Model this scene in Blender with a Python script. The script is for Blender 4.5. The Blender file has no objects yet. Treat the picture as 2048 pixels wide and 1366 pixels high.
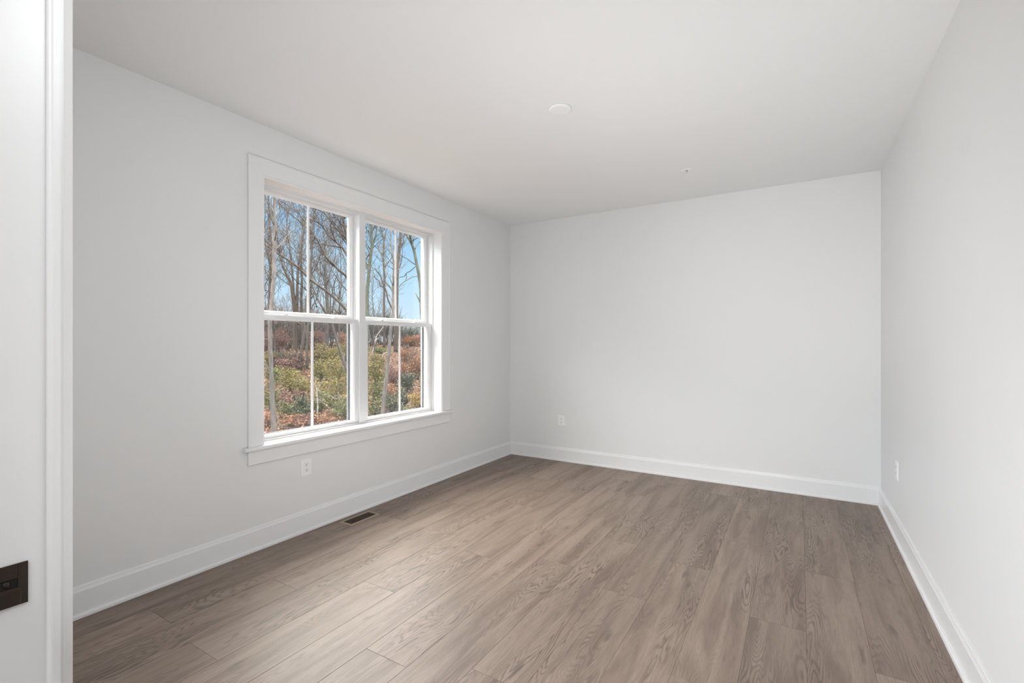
import bpy, bmesh, math, random
from mathutils import Vector, noise as mnoise

# ------------------------------------------------------------------ camera, sky, lights, exposure
S = bpy.context.scene
COL = S.collection
FPX, HY, YAW = 949.82, 688.03, math.radians(31.17)        # measured for a 2048 x 1366 frame
CAM = Vector((2.9785, 0.0, 1.3186))
ROOM_W, ROOM_D, ROOM_H = 3.5495, 4.884, 2.74
FRONT = 0.2485                                             # room face of the wall with the doorway

cd = bpy.data.cameras.new('camera')
cd.sensor_fit = 'HORIZONTAL'
cd.sensor_width = 36
cd.lens = FPX / 2048 * 36
cd.shift_y = (HY - 683) / 2048
cd.clip_start = 0.02
cd.clip_end = 500
cam = bpy.data.objects.new('camera', cd)
cam.location = CAM
cam.rotation_euler = (math.pi / 2, 0, YAW)
COL.objects.link(cam)
S.camera = cam

S.view_settings.view_transform = 'Standard'
S.view_settings.look = 'None'
S.view_settings.exposure = 0
S.view_settings.gamma = 1
S.view_settings.use_curve_mapping = False

SKY_HIGH = 22.0          # boost added to the unseen upper sky, for room light and floor glare
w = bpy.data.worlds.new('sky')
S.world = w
w.use_nodes = True
nt = w.node_tree
nt.nodes.clear()
wo = nt.nodes.new('ShaderNodeOutputWorld')
bg = nt.nodes.new('ShaderNodeBackground')
tc = nt.nodes.new('ShaderNodeTexCoord')
sx = nt.nodes.new('ShaderNodeSeparateXYZ')
cr = nt.nodes.new('ShaderNodeValToRGB')
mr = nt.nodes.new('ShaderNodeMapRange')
nt.links.new(tc.outputs['Generated'], sx.inputs[0])
nt.links.new(sx.outputs['Z'], cr.inputs[0])
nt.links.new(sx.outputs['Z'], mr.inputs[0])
e = cr.color_ramp.elements
e[0].position = 0.0;  e[0].color = (0.80, 0.93, 1.02, 1)
e[1].position = 0.13; e[1].color = (0.53, 0.82, 1.06, 1)
for pos, c in ((0.24, (0.31, 0.62, 0.95, 1)), (0.36, (0.75, 0.80, 0.88, 1)), (0.55, (1.0, 0.955, 0.89, 1))):
    n = e.new(pos); n.color = c
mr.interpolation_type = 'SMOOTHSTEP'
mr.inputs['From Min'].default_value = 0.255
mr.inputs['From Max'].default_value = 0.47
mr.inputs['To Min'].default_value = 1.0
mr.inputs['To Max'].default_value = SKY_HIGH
nt.links.new(cr.outputs['Color'], bg.inputs['Color'])
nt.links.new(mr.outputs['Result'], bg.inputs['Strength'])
nt.links.new(bg.outputs[0], wo.inputs[0])


def area_light(name, loc, target, sx_, sy_, power, col=(1, 1, 1), spread=180):
    l = bpy.data.lights.new(name, 'AREA')
    l.shape = 'RECTANGLE'; l.size = sx_; l.size_y = sy_
    l.energy = power; l.color = col; l.spread = math.radians(spread)
    o = bpy.data.objects.new(name, l)
    o.location = loc
    o.rotation_euler = (Vector(target) - Vector(loc)).to_track_quat('-Z', 'Y').to_euler()
    COL.objects.link(o)
    return o


# unseen fill lights, added in the hall and round the doorway to brighten the room
FILL_TINT = (0.955, 0.980, 1.0)
area_light('added_hall_fill', (2.7, -1.5, 2.70), (2.7, -1.5, 0), 1.6, 1.6, 60, (0.98, 0.985, 1.0))
area_light('added_low_soft_fill', (2.55, 0.62, 0.28), (1.75, 4.7, 2.6), 0.6, 0.6, 15.5, FILL_TINT, 120)
area_light('added_low_fill', (2.55, 0.62, 0.32), (2.3, 4.6, 2.74), 0.6, 0.6, 22, FILL_TINT)
area_light('added_fill_by_casing', (3.2, 0.60, 2.40), (0.0, 1.8, 1.0), 0.6, 0.5, 6, FILL_TINT, 100)
area_light('added_fill_far_corner', (0.7, 0.60, 1.70), (3.5, 4.2, 1.4), 0.8, 0.5, 8.6, FILL_TINT, 70)

# ------------------------------------------------------------------ helpers


def ray(u, v):
    a = (u - 1024) / FPX
    return Vector((-math.sin(YAW) + a * math.cos(YAW), math.cos(YAW) + a * math.sin(YAW), -(v - HY) / FPX))


def at(u, v, dist):
    """world point seen at (u, v) at a horizontal distance from the camera"""
    r = ray(u, v)
    return CAM + r * (dist / math.hypot(r.x, r.y))


def link(name, me, mat=None, parent=None):
    o = bpy.data.objects.new(name, me)
    COL.objects.link(o)
    if mat is not None:
        me.materials.append(mat)
    if parent is not None:
        o.parent = parent
    return o


def empty(name, loc):
    o = bpy.data.objects.new(name, None)
    o.location = loc
    o.empty_display_size = 0.1
    COL.objects.link(o)
    return o


def tag(o, label=None, cat=None, group=None, kind=None):
    if label: o['label'] = label
    if cat: o['category'] = cat
    if group: o['group'] = group
    if kind: o['kind'] = kind
    return o


class MB:
    """collects boxes, profiles, discs and tubes into one mesh"""

    def __init__(self, origin=(0, 0, 0)):
        self.v = []; self.f = []; self.sm = []
        self.o = Vector(origin)

    def add(self, vs, fs, smooth=False):
        b = len(self.v)
        self.v += [tuple(Vector(p) - self.o) for p in vs]
        self.f += [tuple(b + i for i in q) for q in fs]
        self.sm += [smooth] * len(fs)

    def box(self, x0, x1, y0, y1, z0, z1):
        vs = [(x, y, z) for x in (x0, x1) for y in (y0, y1) for z in (z0, z1)]
        self.add(vs, [(0, 1, 3, 2), (4, 6, 7, 5), (0, 4, 5, 1), (2, 3, 7, 6), (0, 2, 6, 4), (1, 5, 7, 3)])

    def sweep(self, rings, closed_ring=True, closed_path=False, caps=True, smooth=False):
        n = len(rings[0]); m = len(rings)
        vs = [p for r in rings for p in r]
        fs = []
        for i in range(m if closed_path else m - 1):
            j = (i + 1) % m
            for k in range(n if closed_ring else n - 1):
                l = (k + 1) % n
                fs.append((i * n + k, i * n + l, j * n + l, j * n + k))
        if caps and not closed_path and closed_ring:
            fs.append(tuple(range(n))[::-1]); fs.append(tuple((m - 1) * n + k for k in range(n)))
        self.add(vs, fs, smooth)

    def lathe(self, c, axis_u, axis_v, axis_n, prof, seg=40, smooth=True):
        """prof: (radius, height along axis_n)"""
        c, U, V, N = Vector(c), Vector(axis_u), Vector(axis_v), Vector(axis_n)
        rings = []
        for r, h in prof:
            r = max(r, 1e-5)
            rings.append([c + U * (r * math.cos(a)) + V * (r * math.sin(a)) + N * h
                          for a in [2 * math.pi * k / seg for k in range(seg)]])
        self.sweep(rings, smooth=smooth)

    def tube(self, pts, rad, sides=5):
        pts = [Vector(p) for p in pts]
        rings = []
        ref = Vector((0.31, 0.17, 0.93))
        for i, p in enumerate(pts):
            t = (pts[min(i + 1, len(pts) - 1)] - pts[max(i - 1, 0)]).normalized()
            a = t.cross(ref)
            if a.length < 0.05:
                a = t.cross(Vector((1, 0, 0)))
            a.normalize(); b = t.cross(a)
            rings.append([p + a * (rad[i] * math.cos(2 * math.pi * k / sides)) + b * (rad[i] * math.sin(2 * math.pi * k / sides)) for k in range(sides)])
        self.sweep(rings, smooth=True)

    def mesh(self, name, bevel=0, seg=2):
        me = bpy.data.meshes.new(name)
        me.from_pydata(self.v, [], self.f)
        me.polygons.foreach_set('use_smooth', self.sm)
        bm = bmesh.new(); bm.from_mesh(me)
        bmesh.ops.recalc_face_normals(bm, faces=bm.faces)
        if bevel:
            es = [e for e in bm.edges if len(e.link_faces) == 2 and e.calc_face_angle(0) > 0.6]
            bmesh.ops.bevel(bm, geom=es, offset=bevel, segments=seg, profile=0.5, affect='EDGES', clamp_overlap=True)
        bm.to_mesh(me); bm.free()
        me.update()
        return me

    def build(self, name, mat, parent=None, bevel=0, seg=2, loc=None):
        o = link(name, self.mesh(name, bevel, seg), mat, parent)
        if loc is not None:
            o.location = loc
        return o


# ------------------------------------------------------------------ materials


def new_mat(name):
    m = bpy.data.materials.new(name)
    m.use_nodes = True
    n = m.node_tree.nodes
    return m, n, m.node_tree.links, n['Principled BSDF']


def paint(name, col, rough=0.6, bump=0.0, scale=180, spec=0.5):
    m, n, l, b = new_mat(name)
    t = n.new('ShaderNodeTexCoord')
    a = n.new('ShaderNodeTexNoise'); a.inputs['Scale'].default_value = 1.3; a.inputs['Detail'].default_value = 3
    l.new(t.outputs['Object'], a.inputs['Vector'])
    mx = n.new('ShaderNodeMix'); mx.data_type = 'RGBA'
    mx.inputs['A'].default_value = (*[c * 0.99 for c in col], 1)
    mx.inputs['B'].default_value = (*[min(1, c * 1.01) for c in col], 1)
    l.new(a.outputs['Fac'], mx.inputs['Factor'])
    l.new(mx.outputs['Result'], b.inputs['Base Color'])
    b.inputs['Roughness'].default_value = rough
    b.inputs['Specular IOR Level'].default_value = spec
    if bump:
        g = n.new('ShaderNodeTexNoise'); g.inputs['Scale'].default_value = scale; g.inputs['Detail'].default_value = 2
        l.new(t.outputs['Object'], g.inputs['Vector'])
        bp = n.new('ShaderNodeBump'); bp.inputs['Strength'].default_value = bump; bp.inputs['Distance'].default_value = 0.001
        l.new(g.outputs['Fac'], bp.inputs['Height']); l.new(bp.outputs[0], b.inputs['Normal'])
    return m


def metal(name, col, rough, met=1.0):
    m, n, l, b = new_mat(name)
    t = n.new('ShaderNodeTexCoord')
    a = n.new('ShaderNodeTexNoise'); a.inputs['Scale'].default_value = 60
    l.new(t.outputs['Object'], a.inputs['Vector'])
    mr_ = n.new('ShaderNodeMapRange'); mr_.inputs['To Min'].default_value = rough * 0.85; mr_.inputs['To Max'].default_value = rough * 1.15
    l.new(a.outputs['Fac'], mr_.inputs[0]); l.new(mr_.outputs[0], b.inputs['Roughness'])
    b.inputs['Base Color'].default_value = (*col, 1)
    b.inputs['Metallic'].default_value = met
    return m


def wood_floor():
    m, n, l, b = new_mat('grey_brown_oak_planks')

    def math_(op, x, y=None, z=None):
        q = n.new('ShaderNodeMath'); q.operation = op
        for i, s in enumerate((x, y, z)):
            if s is None: continue
            if isinstance(s, (int, float)): q.inputs[i].default_value = s
            else: l.new(s, q.inputs[i])
        return q.outputs[0]

    def noise_(vec, scale, detail=2, rough=0.5, dist=0.0):
        q = n.new('ShaderNodeTexNoise')
        q.inputs['Scale'].default_value = scale; q.inputs['Detail'].default_value = detail
        q.inputs['Roughness'].default_value = rough; q.inputs['Distortion'].default_value = dist
        l.new(vec, q.inputs['Vector'])
        return q.outputs['Fac']

    def comb(x, y, z):
        q = n.new('ShaderNodeCombineXYZ')
        for i, s in enumerate((x, y, z)):
            if isinstance(s, (int, float)): q.inputs[i].default_value = s
            else: l.new(s, q.inputs[i])
        return q.outputs[0]

    def ramp(fac, stops):
        q = n.new('ShaderNodeValToRGB')
        el = q.color_ramp.elements
        el[0].position, el[0].color = stops[0][0], (*[stops[0][1]] * 3, 1)
        el[1].position, el[1].color = stops[-1][0], (*[stops[-1][1]] * 3, 1)
        for p_, v_ in stops[1:-1]:
            k = el.new(p_); k.color = (v_, v_, v_, 1)
        l.new(fac, q.inputs[0])
        return q.outputs['Color']

    def mixc(fac, a, c, blend='MIX'):
        q = n.new('ShaderNodeMix'); q.data_type = 'RGBA'; q.blend_type = blend
        for key, s in (('Factor', fac), ('A', a), ('B', c)):
            if isinstance(s, (int, float)): q.inputs[key].default_value = s
            elif isinstance(s, tuple): q.inputs[key].default_value = (*s, 1)
            else: l.new(s, q.inputs[key])
        return q.outputs['Result']

    t = n.new('ShaderNodeTexCoord')
    sp = n.new('ShaderNodeSeparateXYZ'); l.new(t.outputs['Object'], sp.inputs[0])
    at_ = n.new('ShaderNodeAttribute'); at_.attribute_name = 'plank'; at_.attribute_type = 'GEOMETRY'
    r = at_.outputs['Fac']
    x = math_('ADD', sp.outputs['X'], math_('MULTIPLY', r, 37.0))
    y = math_('ADD', sp.outputs['Y'], math_('MULTIPLY', r, 91.0))
    zz = math_('MULTIPLY', r, 13.0)
    # contour field: long hills along the plank give the cathedral figure
    fld = noise_(comb(math_('MULTIPLY', x, 6.5), math_('MULTIPLY', y, 0.85), zz), 1.0, 2.5, 0.5, 0.25)
    wob = noise_(comb(math_('MULTIPLY', x, 30.0), math_('MULTIPLY', y, 7.0), zz), 1.0, 2.0, 0.6)
    h = math_('ADD', math_('MULTIPLY', fld, 1.0), math_('MULTIPLY', wob, 0.03))
    rings = math_('SINE', math_('MULTIPLY', h, 230.0))
    rings = math_('ADD', math_('MULTIPLY', rings, 0.5), 0.5)
    lines = ramp(rings, [(0.0, 1.0), (0.30, 0.35), (0.55, 0.0), (1.0, 0.0)])
    # where the figure shows strongly
    amp = ramp(noise_(comb(math_('MULTIPLY', x, 5.0), math_('MULTIPLY', y, 1.1), math_('ADD', zz, 7.0)), 1.0, 2.0), [(0.44, 0.05), (0.64, 1.0)])
    lines = math_('MULTIPLY', lines, amp)
    # straight fine grain and pores
    fine = noise_(comb(math_('MULTIPLY', x, 150.0), math_('MULTIPLY', y, 5.0), zz), 1.0, 4.0, 0.65)
    pore = ramp(noise_(comb(math_('MULTIPLY', x, 420.0), math_('MULTIPLY', y, 16.0), zz), 1.0, 2.0, 0.6), [(0.36, 1.0), (0.47, 0.0)])
    # broad darker clouds along the plank
    cloud = ramp(noise_(comb(math_('MULTIPLY', x, 13.0), math_('MULTIPLY', y, 1.3), math_('ADD', zz, 3.0)), 1.0, 3.5, 0.6, 0.5), [(0.42, 0.0), (0.66, 1.0)])
    knot = ramp(noise_(comb(math_('MULTIPLY', x, 18.0), math_('MULTIPLY', y, 4.5), math_('ADD', zz, 23.0)), 1.0, 1.5, 0.5, 0.2), [(0.66, 0.0), (0.78, 1.0)])
    base = mixc(fine, (0.213, 0.154, 0.116), (0.322, 0.249, 0.202))
    base = mixc(math_('MULTIPLY', cloud, 0.74), base, (0.135, 0.092, 0.068))
    base = mixc(math_('MULTIPLY', lines, 0.78), base, (0.085, 0.056, 0.041))
    base = mixc(math_('MULTIPLY', pore, 0.30), base, (0.10, 0.072, 0.058))
    base = mixc(math_('MULTIPLY', knot, 0.6), base, (0.07, 0.048, 0.038))
    tone = math_('ADD', 0.93, math_('MULTIPLY', math_('FRACT', math_('MULTIPLY', r, 7.31)), 0.22))
    base = mixc(1.0, base, comb(tone, tone, tone), 'MULTIPLY')
    l.new(base, b.inputs['Base Color'])
    rg = n.new('ShaderNodeMapRange'); rg.inputs['To Min'].default_value = 0.45; rg.inputs['To Max'].default_value = 0.56
    l.new(fine, rg.inputs[0]); l.new(rg.outputs[0], b.inputs['Roughness'])
    b.inputs['Specular IOR Level'].default_value = 0.72
    bp = n.new('ShaderNodeBump'); bp.inputs['Strength'].default_value = 0.25; bp.inputs['Distance'].default_value = 0.0006
    hh = math_('SUBTRACT', fine, math_('MULTIPLY', lines, 0.8))
    l.new(hh, bp.inputs['Height']); l.new(bp.outputs[0], b.inputs['Normal'])
    return m


def glass_mat(name='window_glass'):
    m, n, l, b = new_mat(name)
    n.remove(b)
    out = n['Material Output']
    tr = n.new('ShaderNodeBsdfTransparent'); tr.inputs[0].default_value = (0.99, 0.997, 0.995, 1)
    gl = n.new('ShaderNodeBsdfGlossy'); gl.inputs['Roughness'].default_value = 0.01
    lw = n.new('ShaderNodeLayerWeight'); lw.inputs['Blend'].default_value = 0.5
    pw = n.new('ShaderNodeMath'); pw.operation = 'POWER'; pw.inputs[1].default_value = 5.0
    l.new(lw.outputs['Facing'], pw.inputs[0])
    fr = n.new('ShaderNodeMapRange'); fr.inputs['To Min'].default_value = 0.03; fr.inputs['To Max'].default_value = 0.9
    l.new(pw.outputs[0], fr.inputs[0])
    mx = n.new('ShaderNodeMixShader')
    l.new(fr.outputs[0], mx.inputs[0]); l.new(tr.outputs[0], mx.inputs[1]); l.new(gl.outputs[0], mx.inputs[2])
    l.new(mx.outputs[0], out.inputs[0])
    return m


def screen_mat():
    """woven insect screen: too fine a mesh to resolve, mostly see-through grey threads"""
    m, n, l, b = new_mat('insect_screen_weave')
    out = n['Material Output']
    b.inputs['Base Color'].default_value = (0.10, 0.10, 0.105, 1)
    b.inputs['Roughness'].default_value = 0.7
    tr = n.new('ShaderNodeBsdfTransparent')
    mx = n.new('ShaderNodeMixShader')
    t = n.new('ShaderNodeTexCoord')
    wv = n.new('ShaderNodeTexChecker'); wv.inputs['Scale'].default_value = 700
    wv.inputs['Color1'].default_value = (0.19,) * 3 + (1,); wv.inputs['Color2'].default_value = (0.11,) * 3 + (1,)
    l.new(t.outputs['Object'], wv.inputs['Vector'])
    l.new(wv.outputs['Color'], mx.inputs[0])
    l.new(tr.outputs[0], mx.inputs[1]); l.new(b.outputs[0], mx.inputs[2])
    l.new(mx.outputs[0], out.inputs[0])
    return m


def leaf_mat(name, cols, rough=0.7, trans=0.25):
    """one colour per leaf, picked from a few"""
    m, n, l, b = new_mat(name)
    g = n.new('ShaderNodeNewGeometry')
    q = n.new('ShaderNodeValToRGB')
    q.color_ramp.interpolation = 'LINEAR'
    el = q.color_ramp.elements
    el[0].position = 0; el[0].color = (*cols[0], 1)
    el[1].position = 1; el[1].color = (*cols[-1], 1)
    for i, c in enumerate(cols[1:-1]):
        k = el.new((i + 1) / (len(cols) - 1)); k.color = (*c, 1)
    l.new(g.outputs['Random Per Island'], q.inputs[0])
    l.new(q.outputs['Color'], b.inputs['Base Color'])
    b.inputs['Roughness'].default_value = rough
    b.inputs['Specular IOR Level'].default_value = 0.25
    if trans:
        out = n['Material Output']
        tl = n.new('ShaderNodeBsdfTranslucent'); l.new(q.outputs['Color'], tl.inputs[0])
        mx = n.new('ShaderNodeMixShader'); mx.inputs[0].default_value = trans
        l.new(b.outputs[0], mx.inputs[1]); l.new(tl.outputs[0], mx.inputs[2]); l.new(mx.outputs[0], out.inputs[0])
    return m


def bark_mat(name, c0, c1, scale=9):
    m, n, l, b = new_mat(name)
    t = n.new('ShaderNodeTexCoord')
    mp = n.new('ShaderNodeMapping'); mp.inputs['Scale'].default_value = (1, 1, 0.35)
    l.new(t.outputs['Object'], mp.inputs[0])
    a = n.new('ShaderNodeTexNoise'); a.inputs['Scale'].default_value = scale; a.inputs['Detail'].default_value = 4
    l.new(mp.outputs[0], a.inputs['Vector'])
    q = n.new('ShaderNodeValToRGB')
    q.color_ramp.elements[0].position = 0.36; q.color_ramp.elements[0].color = (*c0, 1)
    q.color_ramp.elements[1].position = 0.64; q.color_ramp.elements[1].color = (*c1, 1)
    l.new(a.outputs['Fac'], q.inputs[0]); l.new(q.outputs[0], b.inputs['Base Color'])
    b.inputs['Roughness'].default_value = 0.85
    b.inputs['Specular IOR Level'].default_value = 0.2
    return m


def ground_mat():
    m, n, l, b = new_mat('leaf_covered_soil')
    t = n.new('ShaderNodeTexCoord')
    a = n.new('ShaderNodeTexNoise'); a.inputs['Scale'].default_value = 0.35; a.inputs['Detail'].default_value = 6; a.inputs['Roughness'].default_value = 0.65
    c = n.new('ShaderNodeTexNoise'); c.inputs['Scale'].default_value = 7; c.inputs['Detail'].default_value = 5; c.inputs['Roughness'].default_value = 0.7
    for q in (a, c): l.new(t.outputs['Object'], q.inputs['Vector'])
    r1 = n.new('ShaderNodeValToRGB')
    el = r1.color_ramp.elements
    el[0].position = 0.3; el[0].color = (0.014, 0.009, 0.006, 1)
    el[1].position = 0.72; el[1].color = (0.069, 0.034, 0.018, 1)
    k = el.new(0.5); k.color = (0.038, 0.018, 0.010, 1)
    l.new(c.outputs['Fac'], r1.inputs[0])
    r2 = n.new('ShaderNodeValToRGB')
    r2.color_ramp.elements[0].position = 0.5; r2.color_ramp.elements[0].color = (0, 0, 0, 1)
    r2.color_ramp.elements[1].position = 0.66; r2.color_ramp.elements[1].color = (1, 1, 1, 1)
    l.new(a.outputs['Fac'], r2.inputs[0])
    mx = n.new('ShaderNodeMix'); mx.data_type = 'RGBA'
    l.new(r2.outputs[0], mx.inputs['Factor']); l.new(r1.outputs[0], mx.inputs['A']); mx.inputs['B'].default_value = (0.026, 0.024, 0.011, 1)
    l.new(mx.outputs['Result'], b.inputs['Base Color'])
    b.inputs['Roughness'].default_value = 0.9
    b.inputs['Specular IOR Level'].default_value = 0.1
    bp = n.new('ShaderNodeBump'); bp.inputs['Strength'].default_value = 0.8; bp.inputs['Distance'].default_value = 0.08
    l.new(c.outputs['Fac'], bp.inputs['Height']); l.new(bp.outputs[0], b.inputs['Normal'])
    return m


M_WALL = paint('pale_grey_wall_paint', (0.755, 0.755, 0.75), 0.55, 0.08, 260)
M_CEIL = paint('white_ceiling_paint', (0.82, 0.82, 0.815), 0.75, 0.06, 220, 0.3)
M_TRIM = paint('white_semi_gloss_trim', (0.79, 0.79, 0.79), 0.32, 0.0)
M_VINYL = paint('white_window_vinyl', (0.715, 0.72, 0.725), 0.35)
M_BAR = paint('white_grille_bar', (0.90, 0.90, 0.90), 0.4)
M_PLASTIC = paint('white_device_plastic', (0.85, 0.85, 0.845), 0.35)
M_SLOT = paint('dark_socket_slot', (0.03, 0.03, 0.03), 0.6)
M_BRONZE = metal('oil_rubbed_bronze', (0.055, 0.042, 0.034), 0.38, 0.85)
M_BRONZE_GLINT = metal('bronze_edge_highlight', (0.13, 0.095, 0.06), 0.32, 0.9)  # lighter bronze, a painted highlight for the strike lip
M_CHROME = metal('polished_chrome', (0.75, 0.75, 0.76), 0.15)
M_DARKMETAL = metal('dark_brown_vent_louvre', (0.045, 0.028, 0.018), 0.5, 0.2)
M_TAN = metal('tan_brown_register_enamel', (0.36, 0.27, 0.185), 0.45, 0.1)
M_VOID = paint('black_duct_inside', (0.012, 0.01, 0.009), 0.9)
M_GLASS = glass_mat()
M_SCREEN = screen_mat()
M_SCRFRAME = metal('grey_screen_frame', (0.10, 0.11, 0.12), 0.45, 0.3)
M_FLOOR = wood_floor()
M_SUB = paint('dark_plank_joint', (0.10, 0.078, 0.062), 0.9)

# ------------------------------------------------------------------ room shell


def struct(o, label, cat):
    return tag(o, label, cat, kind='structure')


# floor: individual planks 0.2332 m wide, 1.53 m long, with fine eased joints
PW, PL, GAP = 0.2332, 1.53, 0.0005
X0 = 0.208 - PW
joints = [0.55, 1.086, 1.585, 1.058, 1.835, 2.433, 1.433, 2.594, 3.096, 2.447, 2.961, 3.479, 2.56, 3.237, 2.386, 0.9]
vs, fs, pid = [], [], []
random.seed(5)
for i in range(-5, 18):
    xa, xb = X0 + i * PW, X0 + (i + 1) * PW
    inside = 0 <= i < len(joints)
    j0 = joints[i] if inside else random.uniform(0, PL)
    lo_x, hi_x = (-0.02, ROOM_W + 0.02)
    k = -4
    while True:
        ya, yb = j0 + k * PL, j0 + (k + 1) * PL
        k += 1
        if ya > ROOM_D + 0.02: break
        r = random.random()
        y_room = FRONT - 0.1
        a, c = xa, xb
        if yb > y_room:
            a, c = max(xa, lo_x), min(xb, hi_x)
        yb2 = min(yb, ROOM_D + 0.02)
        if c - a < 0.004: continue
        bev, dz = 0.0011, 0.0008
        b0 = len(vs)
        for ins, z in ((GAP, -dz), (GAP + bev, 0.0)):
            vs += [(a + ins, ya + ins, z), (c - ins, ya + ins, z), (c - ins, yb2 - ins, z), (a + ins, yb2 - ins, z)]
        fs.append((b0 + 4, b0 + 5, b0 + 6, b0 + 7)); pid.append(r)
        for q in range(4):
            fs.append((b0 + q, b0 + (q + 1) % 4, b0 + 4 + (q + 1) % 4, b0 + 4 + q)); pid.append(r)
# slab below the planks
b0 = len(vs)
sx0, sx1, sy0, sy1 = -1.2, 4.3, -5.4, ROOM_D + 0.02
vs += [(x, y, z) for z in (-0.0008, -0.2) for x, y in ((sx0, sy0), (sx1, sy0), (sx1, sy1), (sx0, sy1))]
slab_first = len(fs)
fs += [(b0, b0 + 1, b0 + 2, b0 + 3), (b0 + 7, b0 + 6, b0 + 5, b0 + 4)] + [(b0 + q, b0 + 4 + q, b0 + 4 + (q + 1) % 4, b0 + (q + 1) % 4) for q in range(4)]
pid += [0.0] * 6
me = bpy.data.meshes.new('floor')
me.from_pydata(vs, [], fs)
me.materials.append(M_FLOOR); me.materials.append(M_SUB)
me.polygons.foreach_set('material_index', [0] * slab_first + [1] * 6)
atr = me.attributes.new('plank', 'FLOAT', 'FACE')
atr.data.foreach_set('value', pid)
me.update()
o = bpy.data.objects.new('floor', me); COL.objects.link(o)
struct(o, 'grey brown wood plank floor running away to the back wall', 'floor')

# ceiling
mb = MB(); mb.box(-0.24, ROOM_W + 0.16, FRONT - 0.13, ROOM_D + 0.16, ROOM_H, ROOM_H + 0.2)
struct(mb.build('ceiling', M_CEIL), 'plain off-white ceiling of the empty room', 'ceiling')

# window measures
WY0, WY1, WZ0, WZ1 = 1.802, 3.582, 0.665, 2.397           # clear opening between the casings
mb = MB()
hy0, hy1, hz0, hz1 = WY0 - 0.02, WY1 + 0.02, WZ0 - 0.024, WZ1 + 0.02
mb.box(-0.24, 0, FRONT - 0.13, hy0, 0, ROOM_H)
mb.box(-0.24, 0, hy1, ROOM_D + 0.16, 0, ROOM_H)
mb.box(-0.24, 0, hy0, hy1, 0, hz0)
mb.box(-0.24, 0, hy0, hy1, hz1, ROOM_H)
struct(mb.build('wall_left', M_WALL), 'pale grey wall with the double window', 'wall')
mb = MB(); mb.box(0, ROOM_W, ROOM_D, ROOM_D + 0.16, 0, ROOM_H)
struct(mb.build('wall_back', M_WALL), 'pale grey blank far wall with one low outlet', 'wall')
mb = MB(); mb.box(ROOM_W, ROOM_W + 0.16, FRONT - 0.13, ROOM_D + 0.16, 0, ROOM_H)
struct(mb.build('wall_right', M_WALL), 'bright pale blank wall opposite the window', 'wall')
DX0, DX1, DZ = 2.0605, 3.34, 2.06                          # doorway
mb = MB()
mb.box(0, DX0 - 0.02, FRONT - 0.13, FRONT, 0, ROOM_H)
mb.box(DX1 + 0.02, ROOM_W, FRONT - 0.13, FRONT, 0, ROOM_H)
mb.box(DX0 - 0.02, DX1 + 0.02, FRONT - 0.13, FRONT, DZ + 0.02, ROOM_H)
struct(mb.build('wall_front', M_WALL), 'near wall holding the doorway the room is seen through', 'wall')
# hall behind the doorway
mb = MB()
mb.box(-1.2, -1.1, -5.3, FRONT - 0.13, 0, ROOM_H)
mb.box(4.2, 4.3, -5.3, FRONT - 0.13, 0, ROOM_H)
mb.box(-1.2, 4.3, -5.4, -5.3, 0, ROOM_H)
mb.box(-1.2, -0.24, FRONT - 0.13, FRONT, 0, ROOM_H)
mb.box(ROOM_W + 0.16, 4.3, FRONT - 0.13, FRONT, 0, ROOM_H)
struct(mb.build('wall_hall', M_WALL), 'walls of the hall behind the doorway', 'wall')
mb = MB(); mb.box(-1.2, 4.3, -5.4, FRONT - 0.13, ROOM_H, ROOM_H + 0.2)
struct(mb.build('ceiling_hall', M_CEIL), 'ceiling of the hall behind the doorway', 'ceiling')

# baseboards with a sloped cap and a shoe moulding
BH = 0.152
base_prof = [(0, 0), (0.014, 0), (0.014, 0.126), (0.0125, 0.129), (0.0095, 0.140), (0.0085, 0.1475), (0.006, BH), (0, BH)]
shoe_prof = [(0.014, 0), (0.0255, 0), (0.0255, 0.012), (0.0235, 0.0175), (0.0195, 0.0205), (0.014, 0.021)]


def run(prof, p0, p1, nrm, mi0=0, mi1=0):
    """profile (out, up) along p0 -> p1; mi = mitre: +1 inner corner at that end"""
    d = (Vector(p1) - Vector(p0)).normalized(); N = Vector(nrm)
    return [[Vector(p0) + N * a + d * (a * mi0) + Vector((0, 0, h)) for a, h in prof],
            [Vector(p1) + N * a - d * (a * mi1) + Vector((0, 0, h)) for a, h in prof]]


for nm, p0, p1, nr, m0, m1, lb in (
        ('baseboard_left', (0, FRONT, 0), (0, ROOM_D, 0), (1, 0, 0), 1, 1, 'white baseboard under the window wall'),
        ('baseboard_back', (0, ROOM_D, 0), (ROOM_W, ROOM_D, 0), (0, -1, 0), 1, 1, 'white baseboard along the far wall'),
        ('baseboard_right', (ROOM_W, ROOM_D, 0), (ROOM_W, FRONT, 0), (-1, 0, 0), 1, 1, 'white baseboard along the wall opposite the window')):
    mb = MB(); mb.sweep(run(base_prof, p0, p1, nr, m0, m1))
    b = mb.build(nm, M_TRIM)
    struct(b, lb, 'baseboard')
    mb = MB(); mb.sweep(run(shoe_prof, p0, p1, nr, m0, m1))
    mb.build('shoe_molding', M_TRIM, b)

# ------------------------------------------------------------------ window
FX = -0.09                                                 # room face of the vinyl frame
MY0, MY1 = 2.668, 2.732                                    # mullion
mb = MB()
fz0, fz1 = 0.678, 2.386
mb.box(-0.24, FX, hy0, 1.830, hz0, hz1)
mb.box(-0.24, FX, 3.570, hy1, hz0, hz1)
mb.box(-0.24, FX, 1.830, 3.570, fz1, hz1)
mb.box(-0.24, FX, 1.830, 3.570, hz0, fz0)
mb.box(-0.24, FX + 0.002, MY0, MY1, fz0, fz1)
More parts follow.
